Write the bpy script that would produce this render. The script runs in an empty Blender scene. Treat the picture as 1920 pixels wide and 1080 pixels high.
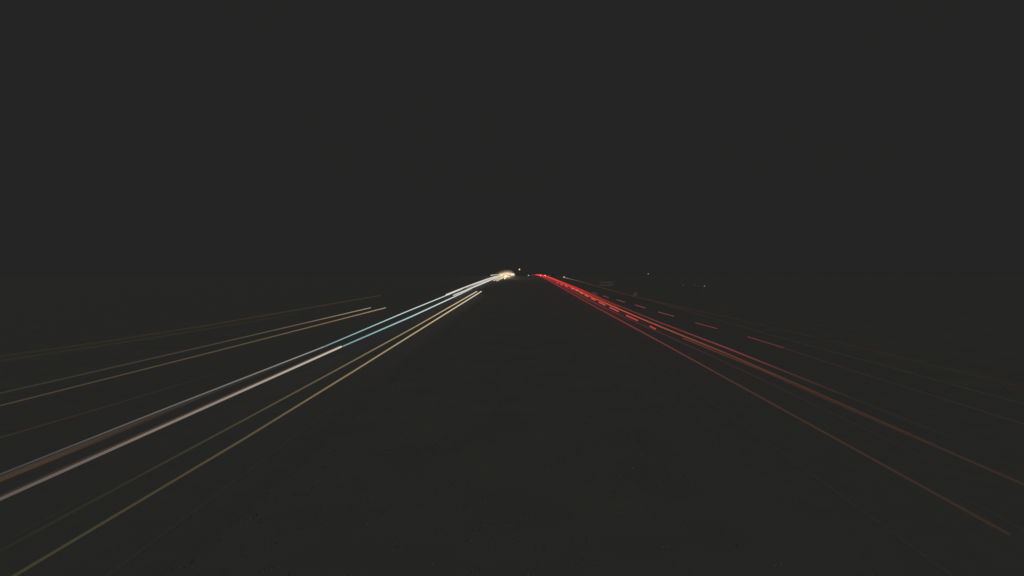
import bpy, bmesh, math, random
from mathutils import Vector
random.seed(7)
R = math.radians
S = bpy.context.scene
C = S.collection

# ------------------------------------------------------------------ camera
# standing on an overpass above the median of a divided motorway, 6.65 m over the road
cam_d = bpy.data.cameras.new('camera')
cam = bpy.data.objects.new('camera', cam_d)
C.objects.link(cam)
cam.location = (0, 0, 6.65)
cam.rotation_euler = (R(90), 0, 0)
cam_d.sensor_width = 36.0
cam_d.lens = 36.0 * 1066.0 / 1920.0
cam_d.shift_x = -21.0 / 1920.0
cam_d.shift_y = -41.0 / 1920.0
cam_d.clip_start = 0.1
cam_d.clip_end = 12000
S.camera = cam

# ------------------------------------------------------------------ world: even, clouded night sky
SUN_EL, SUN_ROT = R(58), R(205)
W = bpy.data.worlds.new('World')
S.world = W
W.use_nodes = True
nt = W.node_tree
nt.nodes.clear()
out = nt.nodes.new('ShaderNodeOutputWorld')
sky = nt.nodes.new('ShaderNodeTexSky')
sky.sky_type = 'NISHITA'
sky.sun_disc = False
sky.sun_elevation = SUN_EL
sky.sun_rotation = SUN_ROT
bg_sky = nt.nodes.new('ShaderNodeBackground')
bg_sky.inputs['Strength'].default_value = 0.00012
nt.links.new(sky.outputs[0], bg_sky.inputs['Color'])
# cloud deck: very slight brownish and bluish mottling, everywhere alike
tc = nt.nodes.new('ShaderNodeTexCoord')
mp = nt.nodes.new('ShaderNodeMapping')
mp.inputs['Scale'].default_value = (1.0, 1.0, 3.0)
nz = nt.nodes.new('ShaderNodeTexNoise')
nz.inputs['Scale'].default_value = 1.7
nz.inputs['Detail'].default_value = 4
cr = nt.nodes.new('ShaderNodeValToRGB')
cr.color_ramp.elements[0].position = 0.38
cr.color_ramp.elements[0].color = (0.0176, 0.0176, 0.0182, 1)
cr.color_ramp.elements[1].position = 0.64
cr.color_ramp.elements[1].color = (0.0186, 0.0183, 0.0178, 1)
bg_cl = nt.nodes.new('ShaderNodeBackground')
bg_cl.inputs['Strength'].default_value = 1.0
addw = nt.nodes.new('ShaderNodeAddShader')
nt.links.new(tc.outputs['Generated'], mp.inputs['Vector'])
nt.links.new(mp.outputs[0], nz.inputs['Vector'])
nt.links.new(nz.outputs['Fac'], cr.inputs[0])
nt.links.new(cr.outputs[0], bg_cl.inputs['Color'])
nt.links.new(bg_sky.outputs[0], addw.inputs[0])
nt.links.new(bg_cl.outputs[0], addw.inputs[1])
nt.links.new(addw.outputs[0], out.inputs['Surface'])

# ------------------------------------------------------------------ moonlight: the one sun lamp, added to lift the dark ground
sun_d = bpy.data.lights.new('lift_sun', 'SUN')
sun_d.energy = 1.2
sun_d.angle = R(50)
sun_d.color = (1.0, 0.985, 0.95)
sun = bpy.data.objects.new('lift_sun', sun_d)
C.objects.link(sun)
sd = Vector((math.sin(SUN_ROT) * math.cos(SUN_EL), math.cos(SUN_ROT) * math.cos(SUN_EL), math.sin(SUN_EL)))
sun.rotation_euler = sd.to_track_quat('Z', 'Y').to_euler()

S.cycles.transparent_max_bounces = 64     # rays pass through many strands of light
S.view_settings.view_transform = 'Standard'
S.view_settings.look = 'None'
S.view_settings.exposure = 0
S.view_settings.gamma = 1
S.view_settings.use_curve_mapping = False

# ------------------------------------------------------------------ helpers
def lin(c):
    return tuple(((v / 255) / 12.92 if v / 255 <= .04045 else ((v / 255 + .055) / 1.055) ** 2.4) for v in c)

CREST0, CREST1, CRR = 250.0, 537.0, 16993.0
def zg(y):
    """road level: flat up to 250 m, over a long crest, then down an even grade"""
    if y < CREST0: return 0.0
    if y < CREST1: return -(y - CREST0) ** 2 / (2 * CRR)
    d = CREST1 - CREST0
    return -d * d / (2 * CRR) - (y - CREST1) * d / CRR

def link(name, me, mat, parent=None):
    o = bpy.data.objects.new(name, me)
    C.objects.link(o)
    if mat is not None and not me.materials: me.materials.append(mat)
    if parent is not None: o.parent = parent
    return o

def mesh(name, v, f):
    me = bpy.data.meshes.new(name)
    me.from_pydata(v, [], f)
    me.update()
    return me

def empty(name, loc, label=None, cat=None, group=None):
    o = bpy.data.objects.new(name, None)
    o.empty_display_size = .3
    C.objects.link(o)
    o.location = loc
    tag(o, label, cat, group)
    return o

def tag(o, label=None, cat=None, group=None, kind=None):
    if label: o['label'] = label
    if cat: o['category'] = cat
    if group: o['group'] = group
    if kind: o['kind'] = kind
    return o

def from_bm(name, bm, smooth=False):
    me = bpy.data.meshes.new(name)
    bm.to_mesh(me)
    bm.free()
    if smooth:
        for p in me.polygons: p.use_smooth = True
    return me

def box_bm(bm, c, s, bev=0):
    r = bmesh.ops.create_cube(bm, size=1)
    for v in r['verts']:
        v.co = Vector((v.co.x * s[0] + c[0], v.co.y * s[1] + c[1], v.co.z * s[2] + c[2]))
    if bev:
        es = list({e for v in r['verts'] for e in v.link_edges})
        bmesh.ops.bevel(bm, geom=es, offset=bev, segments=2, affect='EDGES')

def cyl_bm(bm, p0, p1, r0, r1, n=10):
    p0, p1 = Vector(p0), Vector(p1)
    q = (p1 - p0).to_track_quat('Z', 'Y')
    r = bmesh.ops.create_cone(bm, cap_ends=True, segments=n, radius1=r0, radius2=r1, depth=(p1 - p0).length)
    for v in r['verts']: v.co = q @ v.co + (p0 + p1) / 2

def dark_mat(name, col, rough=.85, var=.25, scale=3.0, detail=6, metal=0.0, bump=0.0, col2=None):
    """procedural diffuse surface: colour mottled by noise"""
    m = bpy.data.materials.new(name)
    m.use_nodes = True
    t = m.node_tree
    b = t.nodes['Principled BSDF']
    b.inputs['Roughness'].default_value = rough
    b.inputs['Metallic'].default_value = metal
    b.inputs['Specular IOR Level'].default_value = .15
    co = t.nodes.new('ShaderNodeTexCoord')
    n1 = t.nodes.new('ShaderNodeTexNoise')
    n1.inputs['Scale'].default_value = scale
    n1.inputs['Detail'].default_value = detail
    t.links.new(co.outputs['Object'], n1.inputs['Vector'])
    ra = t.nodes.new('ShaderNodeValToRGB')
    ra.color_ramp.elements[0].position = .3
    ra.color_ramp.elements[1].position = .7
    c2 = col2 or col
    ra.color_ramp.elements[0].color = tuple(v * (1 - var) for v in col) + (1,)
    ra.color_ramp.elements[1].color = tuple(v * (1 + var) for v in c2) + (1,)
    t.links.new(n1.outputs['Fac'], ra.inputs[0])
    t.links.new(ra.outputs[0], b.inputs['Base Color'])
    if bump:
        n2 = t.nodes.new('ShaderNodeTexNoise')
        n2.inputs['Scale'].default_value = scale * 14
        n2.inputs['Detail'].default_value = 3
        t.links.new(co.outputs['Object'], n2.inputs['Vector'])
        bp = t.nodes.new('ShaderNodeBump')
        bp.inputs['Strength'].default_value = bump
        bp.inputs['Distance'].default_value = .02
        t.links.new(n2.outputs['Fac'], bp.inputs['Height'])
        t.links.new(bp.outputs[0], b.inputs['Normal'])
    return m

def glow_mat(name, col, strength):
    m = bpy.data.materials.new(name)
    m.use_nodes = True
    t = m.node_tree
    t.nodes.clear()
    o = t.nodes.new('ShaderNodeOutputMaterial')
    e = t.nodes.new('ShaderNodeEmission')
    e.inputs['Color'].default_value = lin(col) + (1,)
    e.inputs['Strength'].default_value = strength
    t.links.new(e.outputs[0], o.inputs['Surface'])
    return m

GAIN = 1.0
def streak_mat(name, stops):
    """light of a lamp drawn out along the road: exposure fade painted into its emission by distance (log scale)"""
    m = bpy.data.materials.new(name)
    m.use_nodes = True
    m.cycles.emission_sampling = 'NONE' if max(max(s[1]) for s in stops) < 110 else 'AUTO'
    t = m.node_tree
    t.nodes.clear()
    o = t.nodes.new('ShaderNodeOutputMaterial')
    e = t.nodes.new('ShaderNodeEmission')
    co = t.nodes.new('ShaderNodeTexCoord')
    sp = t.nodes.new('ShaderNodeSeparateXYZ')
    t.links.new(co.outputs['Object'], sp.inputs[0])
    lg = t.nodes.new('ShaderNodeMath')
    lg.operation = 'LOGARITHM'
    lg.inputs[1].default_value = 10.0
    t.links.new(sp.outputs['Y'], lg.inputs[0])
    mr = t.nodes.new('ShaderNodeMapRange')
    mr.inputs['From Min'].default_value = 1.0      # 10 m
    mr.inputs['From Max'].default_value = 3.0      # 1000 m
    t.links.new(lg.outputs[0], mr.inputs['Value'])
    ra = t.nodes.new('ShaderNodeValToRGB')
    el = ra.color_ramp.elements
    st = sorted(stops)
    while len(el) < len(st): el.new(.5)
    for k, (y, c) in enumerate(st):
        el[k].position = (math.log10(y) - 1) / 2
    for k, (y, c) in enumerate(st):
        el[k].color = tuple(max(0.0, (v - .0185) / 2) * GAIN for v in lin(c)) + (1,)
    t.links.new(mr.outputs[0], ra.inputs[0])
    t.links.new(ra.outputs[0], e.inputs['Color'])
    e.inputs['Strength'].default_value = 1.0
    # light only: it adds to what lies behind it and blocks nothing (a ray meets two walls of the strand)
    tr = t.nodes.new('ShaderNodeBsdfTransparent')
    ad = t.nodes.new('ShaderNodeAddShader')
    t.links.new(e.outputs[0], ad.inputs[0])
    t.links.new(tr.outputs[0], ad.inputs[1])
    t.links.new(ad.outputs[0], o.inputs['Surface'])
    return m

def densify(pts, y_end=None, x_end=None):
    """pts (x, y) from near to far; optional straight run-out along the lane; sampled finely over the crest"""
    pts = sorted(pts, key=lambda p: p[1])
    if y_end and y_end > pts[-1][1]:
        pts.append((x_end if x_end is not None else pts[-1][0], y_end))
    res = []
    for a, b in zip(pts, pts[1:]):
        n = max(1, int((b[1] - a[1]) / (12 if b[1] > 150 else 30)))
        for k in range(n):
            f = k / n
            res.append((a[0] + (b[0] - a[0]) * f, a[1] + (b[1] - a[1]) * f))
    res.append(pts[-1])
    return res

def tube(name, pts, h, mat, parent, r=1.0, n=6, r0=.024, rk=.00074, rmax=.40):
    """one lamp's streak: a round strand h metres over the road"""
    v, f = [], []
    for i, (x, y) in enumerate(pts):
        rr = min(r0 + rk * y, rmax) * r  # widens with distance: glare of far lamps put into the shape
        for k in range(n):
            a = 2 * math.pi * k / n
            v.append((x + rr * math.cos(a), y, zg(y) + h + rr * math.sin(a)))
        if i:
            b = (i - 1) * n
            for k in range(n):
                f.append((b + k, b + (k + 1) % n, b + n + (k + 1) % n, b + n + k))
    f.append(tuple(range(n))[::-1])
    f.append(tuple(range(len(v) - n, len(v))))
    me = mesh(name, v, f)
    for p in me.polygons: p.use_smooth = True
    return link(name, me, mat, parent)

# ------------------------------------------------------------------ ground, carriageways, markings
M_ground = dark_mat('dry_grass_soil', (.0470, .0477, .0464), .95, .06, .35, 8, bump=.3, col2=(.0482, .0490, .0446))
M_asph = dark_mat('asphalt', (.0468, .0473, .0465), .9, .05, 1.2, 9, bump=.15)
M_paint = dark_mat('worn_road_paint', (.0535, .0533, .050), .8, .12, 6.0, 8)
M_grass = dark_mat('grass_blades', (.165, .168, .142), .9, .15, .6, 4, col2=(.170, .168, .138))

def leafy(m):
    t = m.node_tree
    b = t.nodes['Principled BSDF']
    o = t.nodes['Material Output']
    tl = t.nodes.new('ShaderNodeBsdfTranslucent')
    mx = t.nodes.new('ShaderNodeMixShader')
    mx.inputs[0].default_value = .5
    src = b.inputs['Base Color'].links[0].from_socket
    t.links.new(src, tl.inputs['Color'])
    t.links.new(b.outputs[0], mx.inputs[1])
    t.links.new(tl.outputs[0], mx.inputs[2])
    t.links.new(mx.outputs[0], o.inputs['Surface'])
leafy(M_grass)

YS = [-80, -20, 0, 10, 20, 40, 60, 100, 150, 200, 250] + list(range(270, 560, 14)) + [600, 700, 900, 1300, 2000, 3000, 4500]
def sheet(name, xa, xb, lift, mat, ys=None, parent=None, nx=1, rough=0.0):
    ys = ys or YS
    v, f = [], []
    for y in ys:
        for i in range(nx + 1):
            x = xa + (xb - xa) * i / nx
            v.append((x, y, zg(y) + lift))
    for j in range(len(ys) - 1):
        for i in range(nx):
            a = j * (nx + 1) + i
            f.append((a, a + 1, a + nx + 2, a + nx + 1))
    return link(name, mesh(name, v, f), mat, parent)

g = sheet('ground', -2500, 2500, -.06, M_ground)
tag(g, kind='structure')
def bank(name, xa, xb, mat):
    """carriageway slab: top 4 cm over the verge with sloped shoulders"""
    v, f = [], []
    for y in YS:
        z = zg(y)
        v += [(xa - 1.3, y, z - .09), (xa, y, z), (xb, y, z), (xb + 1.3, y, z - .09)]
    for j in range(len(YS) - 1):
        for i in range(3):
            a = j * 4 + i
            f.append((a, a + 1, a + 5, a + 4))
    return tag(link(name, mesh(name, v, f), mat), kind='structure')
road_in = bank('road_oncoming', -26.5, -8.3, M_asph)
road_out = bank('road_outgoing', 8.6, 23.4, M_asph)

def dash_mesh(length, w):
    return mesh('lane_marking', [(-w / 2, 0, 0), (w / 2, 0, 0), (w / 2, length, 0), (-w / 2, length, 0)], [(0, 1, 2, 3)])
dm = dash_mesh(2.5, .14)
dm.materials.append(M_paint)
for road, xs in ((road_in, (-12.5, -16.4, -19.9)), (road_out, (12.6, 16.3, 19.9))):
    for x in xs:
        for k in range(12):
            o = bpy.data.objects.new('lane_marking', dm)
            C.objects.link(o)
            o.parent = road
            o.location = (x, 13.9 + k * 9.2 - 9.2, .004)
for road, x in ((road_in, -8.92), (road_in, -25.9), (road_out, 9.2), (road_out, 22.8)):
    sheet('edge_line', x - .07, x + .07, .004, M_paint, parent=road)

# rough grass: tufts on the median and the verges, thick along the road edge
def grass():
    v, f = [], []
    def tuft(x, y, hgt, nb):
        for _ in range(nb):
            a = random.uniform(0, 6.283)
            w = random.uniform(.008, .02) * (1 + hgt)
            bx, by = x + random.uniform(-.12, .12), y + random.uniform(-.12, .12)
            l = random.uniform(.1, .6) * hgt
            hh = hgt * random.uniform(.6, 1.1)
            dx, dy = math.cos(a), math.sin(a)
            z = zg(by) - .07
            i = len(v)
            v.extend([(bx - dy * w, by + dx * w, z), (bx + dy * w, by - dx * w, z),
                      (bx + dx * l * .4 + dy * w * .7, by + dy * l * .4 - dx * w * .7, z + hh * .6),
                      (bx + dx * l * .4 - dy * w * .7, by + dy * l * .4 + dx * w * .7, z + hh * .6),
                      (bx + dx * l, by + dy * l, z + hh)])
            f.append((i, i + 1, i + 2, i + 3))
            f.append((i + 3, i + 2, i + 4))
    for _ in range(3500):
        y = 9 + 85 * random.random() ** 1.7
        x = random.uniform(-7.9, 8.2)
        if math.sin(x * .9 + 2) * math.sin(y * .23 + x * .2) + random.uniform(-.8, .8) < -.15: continue
        tuft(x, y, random.uniform(.03, .075), 5)
    for _ in range(420):
        y = 9 + 90 * random.random() ** 1.6
        tuft(-8.15 - abs(random.gauss(0, .03)) + abs(random.gauss(0, .35)), y, random.uniform(.03, .08), 5)
    for _ in range(1200):
        y = 18 + 110 * random.random() ** 1.4
        tuft(random.choice((-1, 1)) * (25 + random.expovariate(.18)) - (1.8 if False else 0), y, random.uniform(.03, .08), 5)
    return mesh('grass', v, f)
gr = link('grass', grass(), M_grass)
tag(gr, 'dark rough grass on the median and verges of the motorway', 'grass', kind='stuff')

# ------------------------------------------------------------------ vehicle light streaks
# The photograph's subject: each passing vehicle has left the path of its lamps in the air.
# Every path stands in the scene as a strand of light at lamp height over its own lane.
def trail(label, streaks, name='headlight_trail', group=None):
    xs = sum(s['p'][0][0] for s in streaks) / len(streaks)
    root = empty(name, (0, 0, 0), label, 'light trail', group)
    for s in streaks:
        m = streak_mat('streak_light', s['c'])
        tube(s.get('n', 'streak'), densify(s['p'], s.get('e'), s.get('xe')), s.get('h', .65), m, root, s.get('r', 1.0))
    return root

ON = 'headlight streaks of the oncoming traffic'
OUT = 'tail light streaks of the departing traffic'

CY = [(42, (118, 148, 152)), (55, (146, 190, 190)), (70, (186, 216, 212)), (100, (214, 226, 220)), (122, (208, 214, 208)), (150, (120, 122, 118))]
trail('pale cyan pair of headlight streaks in the middle oncoming lane', [
    dict(p=[(-14.83, 42.6), (-15.36, 73.2), (-15.75, 117), (-15.9, 150)], c=CY, r=.78),
    dict(p=[(-13.5, 42.6), (-13.3, 68), (-13.5, 112.6), (-13.6, 150)], c=CY, r=.9)], group=ON)
WN = [(13, (84, 77, 75)), (18, (108, 99, 94)), (25, (142, 131, 120)), (34, (180, 170, 158)), (42, (204, 194, 180))]
WO = [(13, (62, 58, 58)), (18, (74, 72, 72)), (25, (102, 100, 98)), (34, (128, 128, 126)), (42, (150, 156, 154))]
WD = [(13, (60, 56, 54)), (20, (60, 55, 50)), (28, (52, 49, 46)), (42, (40, 40, 38))]
BR = [(13, (74, 54, 43)), (18, (72, 53, 42)), (22, (52, 43, 38)), (26, (40, 38, 36))]
trail('thick white pair of headlight streaks with brown fringe crossing the left edge', [
    dict(p=[(-15.07, 12), (-15.07, 23.6), (-14.83, 42.4)], c=WO, r=.7),
    dict(p=[(-13.46, 11), (-13.49, 21.8), (-13.55, 42.4)], c=WN, r=1.15),
    dict(n='fringe', p=[(-15.0, 12), (-14.99, 23.6), (-14.75, 42.4)], c=WD, h=.58, r=1.2),
    dict(n='fringe', p=[(-14.92, 13), (-14.88, 20.2), (-14.87, 26)], c=BR, h=.54, r=1.1),
    dict(n='fringe', p=[(-13.5, 12), (-13.57, 21.9), (-13.66, 42.3)], c=[(12, (46, 42, 39)), (26, (72, 58, 48)), (42, (84, 66, 54))], h=.70, r=.9)], group=ON)
WH = [(112, (190, 182, 170)), (135, (216, 210, 198)), (200, (218, 214, 206)), (420, (180, 176, 166)), (900, (120, 110, 96))]
trail('bright white pair of headlight streaks ending at the crest glow', [
    dict(p=[(-15.8, 116.5), (-16.2, 171.8), (-16.3, 262)], c=WH, h=.80, e=900, xe=-15, r=1.15),
    dict(p=[(-13.97, 114), (-13.86, 146), (-13.7, 237)], c=WH, h=.80, e=900, xe=-13, r=1.25)], group=ON)
trail('fainter white headlight streak between the bright white pair', [
    dict(p=[(-14.95, 150), (-15.05, 180), (-15.0, 262)], c=[(150, (110, 106, 100)), (200, (190, 186, 178)), (420, (160, 150, 136))], h=.80, e=700, xe=-14.2, r=1.0)], group=ON)
AC = [(11, (40, 40, 36)), (16, (49, 48, 39)), (22, (68, 64, 48)), (32, (100, 90, 64)), (56, (152, 134, 98)), (90, (204, 180, 136)), (135, (214, 200, 174))]
AD = [(11, (62, 60, 45)), (16, (72, 67, 47)), (22, (94, 84, 60)), (32, (138, 120, 88)), (56, (186, 164, 126)), (90, (220, 200, 162)), (135, (222, 212, 190))]
trail('warm amber pair of headlight streaks beside the grass median', [
    dict(p=[(-11.05, 9), (-11.0, 14.4), (-10.9, 21.7), (-10.8, 31.8), (-10.68, 56), (-11.0, 135)], c=AC, r=.85),
    dict(p=[(-9.9, 9), (-9.8, 14.3), (-9.7, 19.7), (-9.68, 31.8), (-9.74, 51), (-9.95, 135)], c=AD, r=.9)], group=ON)
trail('two short cream headlight streaks just under the crest glow', [
    dict(p=[(-12.2, 236), (-12.0, 270)], c=[(236, (220, 202, 176)), (300, (190, 176, 150)), (400, (140, 124, 100))], h=.7, e=480, xe=-12.4, r=1.0),
    dict(p=[(-10.75, 232), (-10.5, 264)], c=[(232, (220, 202, 176)), (300, (190, 176, 150)), (400, (140, 124, 100))], h=.7, e=480, xe=-11, r=1.0)], group=ON)
trail('short white headlight streak sticking out left of the crest glow', [
    dict(p=[(-20.0, 352), (-19.0, 420)], c=[(340, (214, 208, 204)), (430, (170, 164, 156)), (640, (120, 110, 96))], h=1.25, e=640, xe=-17, r=1.0)], group=ON)
GLARE = [(250, (110, 96, 74)), (330, (158, 154, 144)), (450, (184, 184, 176)), (620, (184, 174, 156)), (900, (180, 160, 130))]  # for wide overlapping strands that imitate lens glare of the far headlights
trail('broad strands imitating lens glare of headlights at the crest where oncoming lanes meet the horizon', [
    dict(p=[(-10.3, 300), (-10.3, 400)], c=GLARE, h=.9, e=630, r=2.1),
    dict(p=[(-12.6, 330), (-12.6, 420)], c=GLARE, h=1.5, e=760, r=2.3),
    dict(p=[(-14.6, 350), (-14.6, 430)], c=GLARE, h=1.9, e=860, r=2.1),
    dict(p=[(-11.2, 400), (-11.2, 430)], c=GLARE, h=2.1, e=680, r=2.4)], group=ON)
trail('faint beige pair of headlight streaks on the slip lane at far left', [
    dict(p=[(-24.95, 22), (-24.7, 26.9), (-23.84, 42.6), (-22.0, 82)], c=[(22, (51, 50, 43)), (30, (58, 56, 46)), (45, (72, 67, 52)), (60, (106, 94, 70)), (80, (158, 142, 116))], r=.75),
    dict(p=[(-22.85, 20), (-22.5, 24.5), (-21.75, 38.9), (-19.85, 82)], c=[(20, (64, 58, 45)), (30, (75, 68, 50)), (45, (92, 80, 56)), (60, (126, 104, 70)), (80, (166, 142, 108))], r=.75)], group=ON)
trail('dim brown marker light streaks high above the slip lane at far left', [
    dict(p=[(-25.0, 23), (-24.67, 26.8), (-23.58, 31.9), (-22.7, 40.6), (-20.71, 82.4)], c=[(23, (43, 42, 36)), (35, (48, 45, 37)), (55, (57, 48, 38)), (82, (60, 49, 38))], h=2.4, r=1.0),
    dict(p=[(-23.9, 23), (-23.5, 25.6), (-21.92, 33.8), (-20.1, 50.9)], c=[(23, (43, 42, 36)), (35, (46, 44, 37)), (50, (41, 40, 37))], h=2.4, r=1.1)], group=ON)
trail('thin dim reddish brown streak between slip lane and white headlight streaks', [
    dict(p=[(-18.5, 17), (-18.3, 19.9), (-17.72, 25.2), (-17.28, 30.9), (-17.2, 34)], c=[(17, (60, 47, 42)), (21, (54, 45, 40)), (26, (46, 44, 40)), (34, (38, 38, 36))], r=.65)], group=ON)

# --- departing traffic
trail('lowest red tail light streak with a long dim tail towards lower right', [
    dict(p=[(10.51, 12.3), (10.5, 29.6), (10.5, 43.8), (10.4, 60.8), (10.28, 84.7), (10.3, 138.9), (10.33, 224.8)],
         c=[(12, (56, 43, 39)), (16, (60, 46, 41)), (22, (64, 48, 43)), (30, (76, 51, 45)), (40, (100, 54, 48)), (60, (126, 52, 48)), (100, (122, 46, 46)), (200, (138, 44, 50)), (480, (140, 48, 54)), (900, (84, 56, 54))], h=.85, e=1400, r=.85)], 'tail_light_trail', OUT)
trail('dim brownish red streak above the lowest tail light streak', [
    dict(p=[(12.15, 15), (12.2, 27), (12.2, 34.7), (11.95, 48.3), (11.6, 61.8), (11.35, 82.4), (11.4, 108.5), (11.7, 158.5)],
         c=[(15, (39, 37, 36)), (22, (44, 39, 37)), (35, (52, 42, 40)), (60, (70, 46, 46)), (100, (104, 54, 52)), (200, (130, 46, 52)), (600, (110, 48, 52))], h=.85, e=560, xe=11.5, r=.8)], 'tail_light_trail', OUT)
trail('salmon red double tail light streak running through the middle of the bundle', [
    dict(p=[(13.3, 13), (13.3, 16.7), (13.45, 27.6), (13.5, 38.2), (13.24, 50.1), (13.05, 61.8), (12.95, 77.5), (12.85, 99.7), (13.06, 124.9), (13.38, 164.9), (13.46, 220.8)],
         c=[(13, (47, 41, 38)), (18, (53, 43, 39)), (27, (72, 49, 41)), (38, (98, 57, 45)), (50, (146, 72, 54)), (80, (178, 88, 64)), (130, (188, 74, 56)), (250, (172, 76, 66)), (500, (158, 62, 62))], h=.85, e=540, xe=13.4, r=.95),
    dict(p=[(13.7, 13), (13.55, 21.4), (13.54, 26), (13.62, 32.3), (13.46, 37.9), (13.2, 47)],
         c=[(13, (41, 38, 36)), (20, (46, 40, 38)), (32, (66, 47, 40)), (47, (100, 56, 46))], h=.70, r=.75)], 'tail_light_trail', OUT)
trail('crimson tail light streak along the upper edge of the bundle', [
    dict(p=[(14.5, 19), (14.44, 25.1), (14.42, 40.5), (14.21, 50.7), (14.06, 58.3), (14.0, 69.1), (13.98, 89.6), (14.18, 114.5), (14.36, 154.6), (14.29, 220.8)],
         c=[(19, (39, 39, 36)), (25, (46, 42, 38)), (31, (76, 48, 45)), (40, (126, 58, 56)), (55, (120, 52, 50)), (70, (106, 48, 48)), (100, (126, 44, 44)), (150, (170, 42, 44)), (300, (150, 38, 42))], h=.85, e=540, xe=14.1, r=.85)], 'tail_light_trail', OUT)
trail('deep red tail light streak and imitated red spill filling the bundle under the crest', [
    dict(p=[(13.5, 80), (13.55, 96.6), (13.95, 133), (14.05, 190), (13.9, 229)],
         c=[(80, (84, 42, 40)), (100, (130, 42, 38)), (150, (160, 44, 42)), (480, (130, 38, 44))], h=.85, e=540, xe=13.2, r=1.25),
    dict(p=[(12.3, 45), (12.1, 80), (12.5, 120), (12.6, 200)],  # wide dim underlayer: red light spill imitated by a strand
         c=[(45, (40, 37, 37)), (80, (56, 40, 40)), (120, (80, 40, 40)), (180, (122, 36, 38)), (250, (132, 30, 36)), (540, (130, 40, 50))], h=.85, e=540, xe=12.2, r=1.7),
    dict(p=[(11.1, 60), (10.9, 100), (10.9, 200)],  # second imitated spill strand, beside the lowest streak
         c=[(60, (46, 38, 38)), (120, (60, 40, 40)), (200, (84, 40, 44)), (400, (90, 40, 46))], h=.85, e=500, r=1.6)], 'tail_light_trail', OUT)
rt = empty('indicator_trail', (0, 0, 0), 'row of bright pinkish red dashes under the salmon tail light streak', 'light trail', OUT)
PK = streak_mat('dash_light', [(50, (190, 56, 62)), (70, (208, 66, 68)), (100, (212, 78, 72)), (130, (208, 96, 80)), (180, (180, 82, 70))])
for a, b in [((11.95, 201), (11.85, 195)), ((12.15, 184.6), (12.2, 177)), ((12.5, 169.4), (12.5, 160.6)), ((12.75, 151), (12.75, 143)), ((12.85, 139.6), (12.76, 132.1)),
             ((12.58, 126.2), (12.48, 118.9)), ((12.43, 114.5), (12.35, 107.9)), ((12.31, 103), (12.24, 96.6)), ((12.18, 91.2), (12.2, 84.5)),
             ((12.2, 80), (12.17, 72.7)), ((12.15, 66.9), (12.2, 60.6)), ((12.25, 54.9), (12.22, 52.5))]:
    tube('dash', densify([a, b]), .85, PK, rt, .95)
rt = empty('indicator_trail', (0, 0, 0), 'row of thin dusky pink dashes apart from the bundle on the right', 'light trail', OUT)
PM = streak_mat('dash_light', [(40, (104, 54, 54)), (50, (116, 54, 56)), (60, (130, 54, 60)), (80, (140, 62, 74)), (105, (122, 66, 78)), (125, (96, 66, 70))])
for a, b in [((15.27, 126.2), (15.3, 117.3)), ((15.58, 111.2), (15.72, 104.3)), ((16.15, 98.1), (16.3, 91.3)), ((16.75, 85), (16.92, 78.8)),
             ((17.1, 71.9), (17.45, 65.8)), ((17.65, 58.3), (18.0, 52.8)), ((18.45, 46.7), (18.5, 40.4))]:
    tube('dash', densify([a, b]), .85, PM, rt, .56)
trail('very faint streak running on from the dusky pink dashes to the right edge', [
    dict(p=[(18.5, 19), (18.4, 20.9), (18.3, 30), (18.45, 40.1)], c=[(19, (49, 44, 42)), (28, (46, 43, 39)), (40, (62, 44, 42))], h=.85, r=.5)], 'tail_light_trail', OUT)
trail('faint brown streak on the far right lane passing the amber sign', [
    dict(p=[(20.9, 21), (20.9, 35.7), (20.6, 44.1), (20.5, 51.3), (19.6, 65.7), (18.5, 92.8), (18.4, 109.9), (18.4, 126), (18.6, 153.8), (18.8, 173.7), (18.65, 207)],
         c=[(21, (45, 41, 37)), (35, (46, 40, 37)), (60, (48, 41, 38)), (85, (58, 48, 42)), (120, (70, 48, 45)), (170, (76, 58, 46)), (215, (96, 88, 74)), (240, (128, 128, 114)), (262, (80, 78, 70))], h=1.6, e=262, xe=18.0, r=.6)], 'tail_light_trail', OUT)
trail('faint olive streak on the far right lane below the brown one', [
    dict(p=[(21.05, 21), (21.03, 33.4), (20.85, 47.2), (21.0, 59), (21.3, 91)], c=[(21, (44, 43, 39)), (40, (47, 46, 39)), (60, (50, 43, 39)), (91, (62, 44, 44))], h=.85, r=.5)], 'tail_light_trail', OUT)

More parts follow.
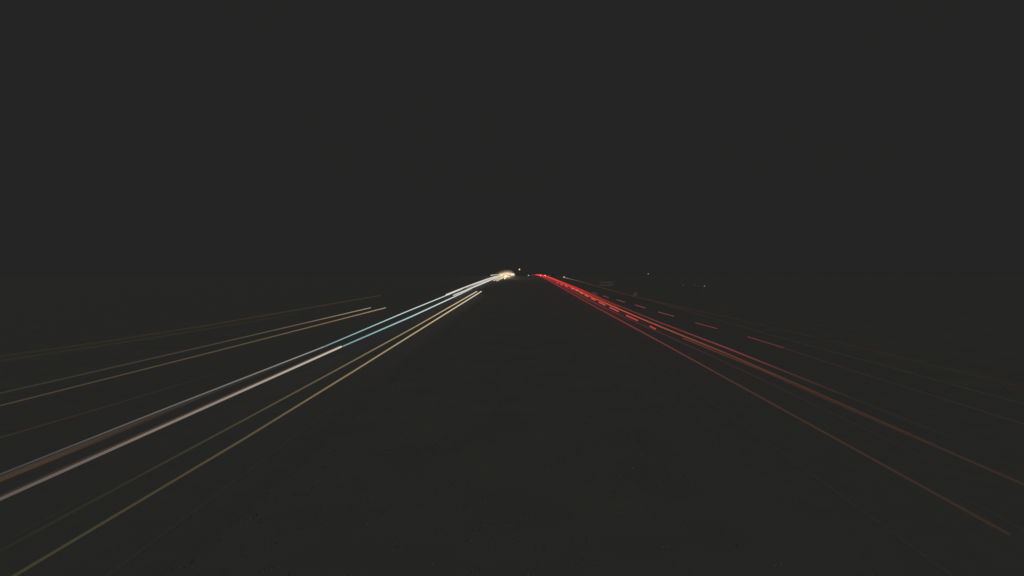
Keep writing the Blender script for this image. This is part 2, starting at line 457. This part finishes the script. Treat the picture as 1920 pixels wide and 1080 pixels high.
# ------------------------------------------------------------------ far cars behind the glare
M_car = dark_mat('dark_car_paint', (.05, .05, .055), .4, .1, 2)
M_glass = dark_mat('car_glass', (.02, .02, .022), .1, .1, 2)
M_tyre = dark_mat('tyre_rubber', (.03, .03, .03), .9, .1, 8)
M_beam = glow_mat('headlamp_light', (255, 236, 205), 2.5)
def car_meshes():
    prof = [(-2.1, .35), (-2.15, .62), (-1.95, .82), (-.95, .92), (-.2, 1.40), (1.05, 1.43), (1.85, 1.0), (2.15, .95), (2.18, .4)]
    bm = bmesh.new()
    L = [bm.verts.new((-.88 if z < 1 else -.68, y, z)) for y, z in prof]
    Rr = [bm.verts.new((.88 if z < 1 else .68, y, z)) for y, z in prof]
    bm.faces.new(L); bm.faces.new(Rr[::-1])
    for i in range(len(prof)):
        j = (i + 1) % len(prof)
        bm.faces.new((L[j], L[i], Rr[i], Rr[j]))
    bmesh.ops.recalc_face_normals(bm, faces=bm.faces)
    bmesh.ops.bevel(bm, geom=list(bm.edges), offset=.05, segments=2, affect='EDGES')
    body = from_bm('body', bm)
    ws = mesh('windscreen', [(-.66, -.93, .95), (.66, -.93, .95), (.58, -.27, 1.37), (-.58, -.27, 1.37)], [(0, 1, 2, 3)])
    for v in ws.vertices: v.co += Vector((0, -.02, .025))
    bm = bmesh.new(); cyl_bm(bm, (-.1, 0, 0), (.1, 0, 0), .32, .32, 18); wheel = from_bm('wheel', bm, False)
    bm = bmesh.new()
    bmesh.ops.create_uvsphere(bm, u_segments=12, v_segments=8, radius=1)
    for v in bm.verts: v.co = Vector((v.co.x * .17, v.co.y * .06, v.co.z * .10))
    lamp = from_bm('headlamp', bm, True)
    bm = bmesh.new(); box_bm(bm, (0, 0, 0), (.52, .03, .12), .01); plate = from_bm('number_plate', bm)
    for me, m in ((body, M_car), (ws, M_glass), (wheel, M_tyre), (lamp, M_beam), (plate, M_paint)): me.materials.append(m)
    return body, ws, wheel, lamp, plate
CB, CWS, CWH, CL, CP = car_meshes()
def car(x, y, label, power):
    o = empty('approaching_car', (x, y, zg(y)), label, 'car', 'cars approaching over the crest')
    link('body', CB, None, o)
    link('windscreen', CWS, None, o)
    link('number_plate', CP, None, o).location = (0, -2.17, .5)
    for sx in (-.8, .8):
        for sy in (-1.35, 1.35): link('wheel', CWH, None, o).location = (sx, sy, .32)
        h = link('headlamp', CL, None, o)
        h.location = (sx * .82, -2.14, .68)
        ld = bpy.data.lights.new('headlamp_light', 'SPOT')
        ld.energy = power
        ld.spot_size = R(150)
        ld.spot_blend = 1.0
        ld.color = (1.0, .74, .47)
        ld.shadow_soft_size = .12
        lo = bpy.data.objects.new('headlamp_light', ld)
        C.objects.link(lo)
        lo.parent = o
        lo.location = (sx * .82, -2.35, .68)
        lo.rotation_euler = (R(88), 0, R(180))
for x, y, lab in ((-10.4, 318, 'nearest car with lit headlamps inside the bright glow at the crest'),
                  (-10.3, 362, 'second car in the lane by the median inside the crest glow'),
                  (-14.0, 395, 'car in the middle lane inside the bright headlight glow'),
                  (-10.4, 425, 'farthest car in the lane by the median inside the crest glow')):
    car(x, y, lab, 2300)

# made-up mist over the crest, scattering headlamp light to imitate lens glare
def bloom_obj():
    bm = bmesh.new()
    bmesh.ops.create_uvsphere(bm, u_segments=28, v_segments=14, radius=1)
    me = from_bm('bloom', bm, True)
    o = link('bloom', me, None)
    o.location = (-10.6, 350, .6)
    o.scale = (6.6, 140, 4.5)
    m = bpy.data.materials.new('bloom_mist')
    m.use_nodes = True
    t = m.node_tree
    t.nodes.clear()
    ou = t.nodes.new('ShaderNodeOutputMaterial')
    pv = t.nodes.new('ShaderNodeVolumePrincipled')
    pv.inputs['Color'].default_value = (1, .86, .66, 1)
    pv.inputs['Anisotropy'].default_value = 0.3
    co = t.nodes.new('ShaderNodeTexCoord')
    ln = t.nodes.new('ShaderNodeVectorMath'); ln.operation = 'LENGTH'
    t.links.new(co.outputs['Object'], ln.inputs[0])
    mr = t.nodes.new('ShaderNodeMapRange')
    mr.interpolation_type = 'SMOOTHSTEP'
    mr.inputs['From Min'].default_value = .15
    mr.inputs['From Max'].default_value = 1.0
    mr.inputs['To Min'].default_value = .012
    mr.inputs['To Max'].default_value = 0.0
    t.links.new(ln.outputs['Value'], mr.inputs['Value'])
    t.links.new(mr.outputs[0], pv.inputs['Density'])
    t.links.new(pv.outputs[0], ou.inputs['Volume'])
    me.materials.append(m)
    tag(o, 'thin mist volume added at the crest to imitate lens glare of the headlights', 'bloom', kind='stuff')
bloom_obj()

# ------------------------------------------------------------------ lights and signs beside the road
M_post = dark_mat('galvanised_post', (.09, .09, .09), .7, .15, 5)
M_green = dark_mat('green_sign_face', (.035, .075, .058), .6, .1, 3)
M_greysign = dark_mat('grey_green_sign_face', (.105, .115, .106), .6, .1, 3)
M_signedge = dark_mat('sign_border', (.20, .195, .18), .6, .1, 3)
M_amber = dark_mat('amber_sign_face', (.21, .145, .088), .6, .3, 3)

def post_light(x, y, z, col, strength, r, label, kind='street_lamp', cat='lamp', group=None):
    """low post with an arm, a hood and a lit lens; z = height of the lens over the ground"""
    o = empty(kind, (x, y, zg(y) - .06), label, cat, group)
    bm = bmesh.new(); cyl_bm(bm, (0, .25, 0), (0, .25, z + .15), .07, .045); cyl_bm(bm, (0, .25, 0), (0, .25, .12), .14, .12)
    link('post', from_bm('post', bm), M_post, o)
    bm = bmesh.new(); box_bm(bm, (0, .12, z + r + .06), (r * 1.6, .5, .06), .02)
    h = link('hood', from_bm('hood', bm), M_post, o)
    bm = bmesh.new(); bmesh.ops.create_uvsphere(bm, u_segments=14, v_segments=8, radius=r)
    for v in bm.verts: v.co = Vector((v.co.x, v.co.y * .6, v.co.z + z))
    link('lens', from_bm('lens', bm, True), glow_mat('lamp_light', col, strength), o)
    return o
def at(px, py, Y):
    """photo measurement -> metres, at distance Y"""
    return (px - 981) * Y / 1066, 6.65 - (py - 499) * Y / 1066
for px, py, Y, col, st, r, kind, lab in (
    (974, 505.2, 450, (235, 190, 135), 2.0, .5, 'street_lamp', 'cream street lamp standing above the road right of the crest glow'),
    (991, 516.6, 640, (215, 195, 190), 1.6, .5, 'marker_light', 'tiny pinkish white light on the horizon between glow and red streaks'),
    (1013.5, 516.3, 640, (238, 168, 110), 2.2, .5, 'marker_light', 'pale orange light on the horizon above the start of the red streaks'),
    (1022.2, 516.4, 600, (236, 190, 95), 2.2, .5, 'marker_light', 'pale yellow light on the horizon above the red streaks'),
    (1029.5, 516.6, 560, (120, 90, 72), 1.0, .4, 'marker_light', 'dim brown light right of the pale yellow light'),
    (1057.8, 519.7, 250, (226, 150, 80), 1.35, .32, 'amber_beacon', 'round amber beacon on a post at the right verge'),
    (1215.5, 513.4, 400, (150, 153, 157), 1.1, .34, 'yard_lamp', 'lone grey white lamp far out in the dark field'),
    (1281, 535.4, 150, (72, 72, 74), .9, .16, 'field_light', 'very dim grey light left in the row beyond the right verge'),
    (1302.5, 535.0, 150, (52, 60, 58), .9, .18, 'field_light', 'very dim teal light second in the row beyond the right verge'),
    (1308.5, 536.7, 150, (50, 62, 60), .9, .2, 'field_light', 'very dim teal light third in the row beyond the right verge'),
    (1320.7, 536.4, 150, (130, 130, 130), .95, .15, 'field_light', 'grey white light rightmost in the row beyond the right verge')):
    X, Z = at(px, py, Y)
    post_light(X, Y, max(.35, Z - zg(Y) + .06), col, st, r, lab, kind)

def sign(x0, x1, y, z0, z1, face, edge, label, kind):
    o = empty(kind, ((x0 + x1) / 2, y, zg(y) - .06), label, 'sign')
    w, hh, zc = x1 - x0, z1 - z0, (z0 + z1) / 2 - zg(y) + .06
    bm = bmesh.new(); box_bm(bm, (0, 0, zc), (w, .05, hh), .012)
    b = link('board', from_bm('board', bm), face, o)
    for dz in (-1, 1):
        bm = bmesh.new(); box_bm(bm, (0, -.035, zc + dz * (hh / 2 - .11)), (w * .94, .02, .13))
        link('border_strip', from_bm('border_strip', bm), edge, b)
    for sx in (-.36, .36):
        bm = bmesh.new(); cyl_bm(bm, (sx * w, .08, 0), (sx * w, .08, zc + hh / 2 - .05), .05, .05)
        link('post', from_bm('post', bm), M_post, o)
X0, Z0 = at(1124, 536.3, 118); X1, Z1 = at(1150, 528.2, 118)
sign(X0, X1, 118, Z0, Z1, M_greysign, M_signedge, 'dim grey green road sign with pale upper and lower edges, right verge', 'road_sign')
X0, Z0 = at(1034.5, 518.2, 330); X1, Z1 = at(1041, 514, 330)
sign(X0, X1, 330, Z0, Z1, M_green, M_green, 'small dark green road sign above the red streaks near the horizon', 'road_sign')
# amber diamond warning sign
X, Z = at(1191, 552.0, 122)
o = empty('warning_sign', (X, 122, -.06), 'dull amber diamond sign standing low beside the far right lane', 'sign')
bm = bmesh.new(); box_bm(bm, (0, 0, 0), (.95, .04, .95), .02)
for v in bm.verts: v.co = Vector(((v.co.x - v.co.z) * .7071, v.co.y, (v.co.x + v.co.z) * .7071 + Z + .06))
b = link('board', from_bm('board', bm), M_amber, o)
bm = bmesh.new(); box_bm(bm, (0, -.04, Z - .28), (.5, .03, .12))
link('plate', from_bm('plate', bm), M_amber, b)
bm = bmesh.new(); cyl_bm(bm, (0, .06, 0), (0, .06, Z + .3), .04, .04)
link('post', from_bm('post', bm), M_post, o)
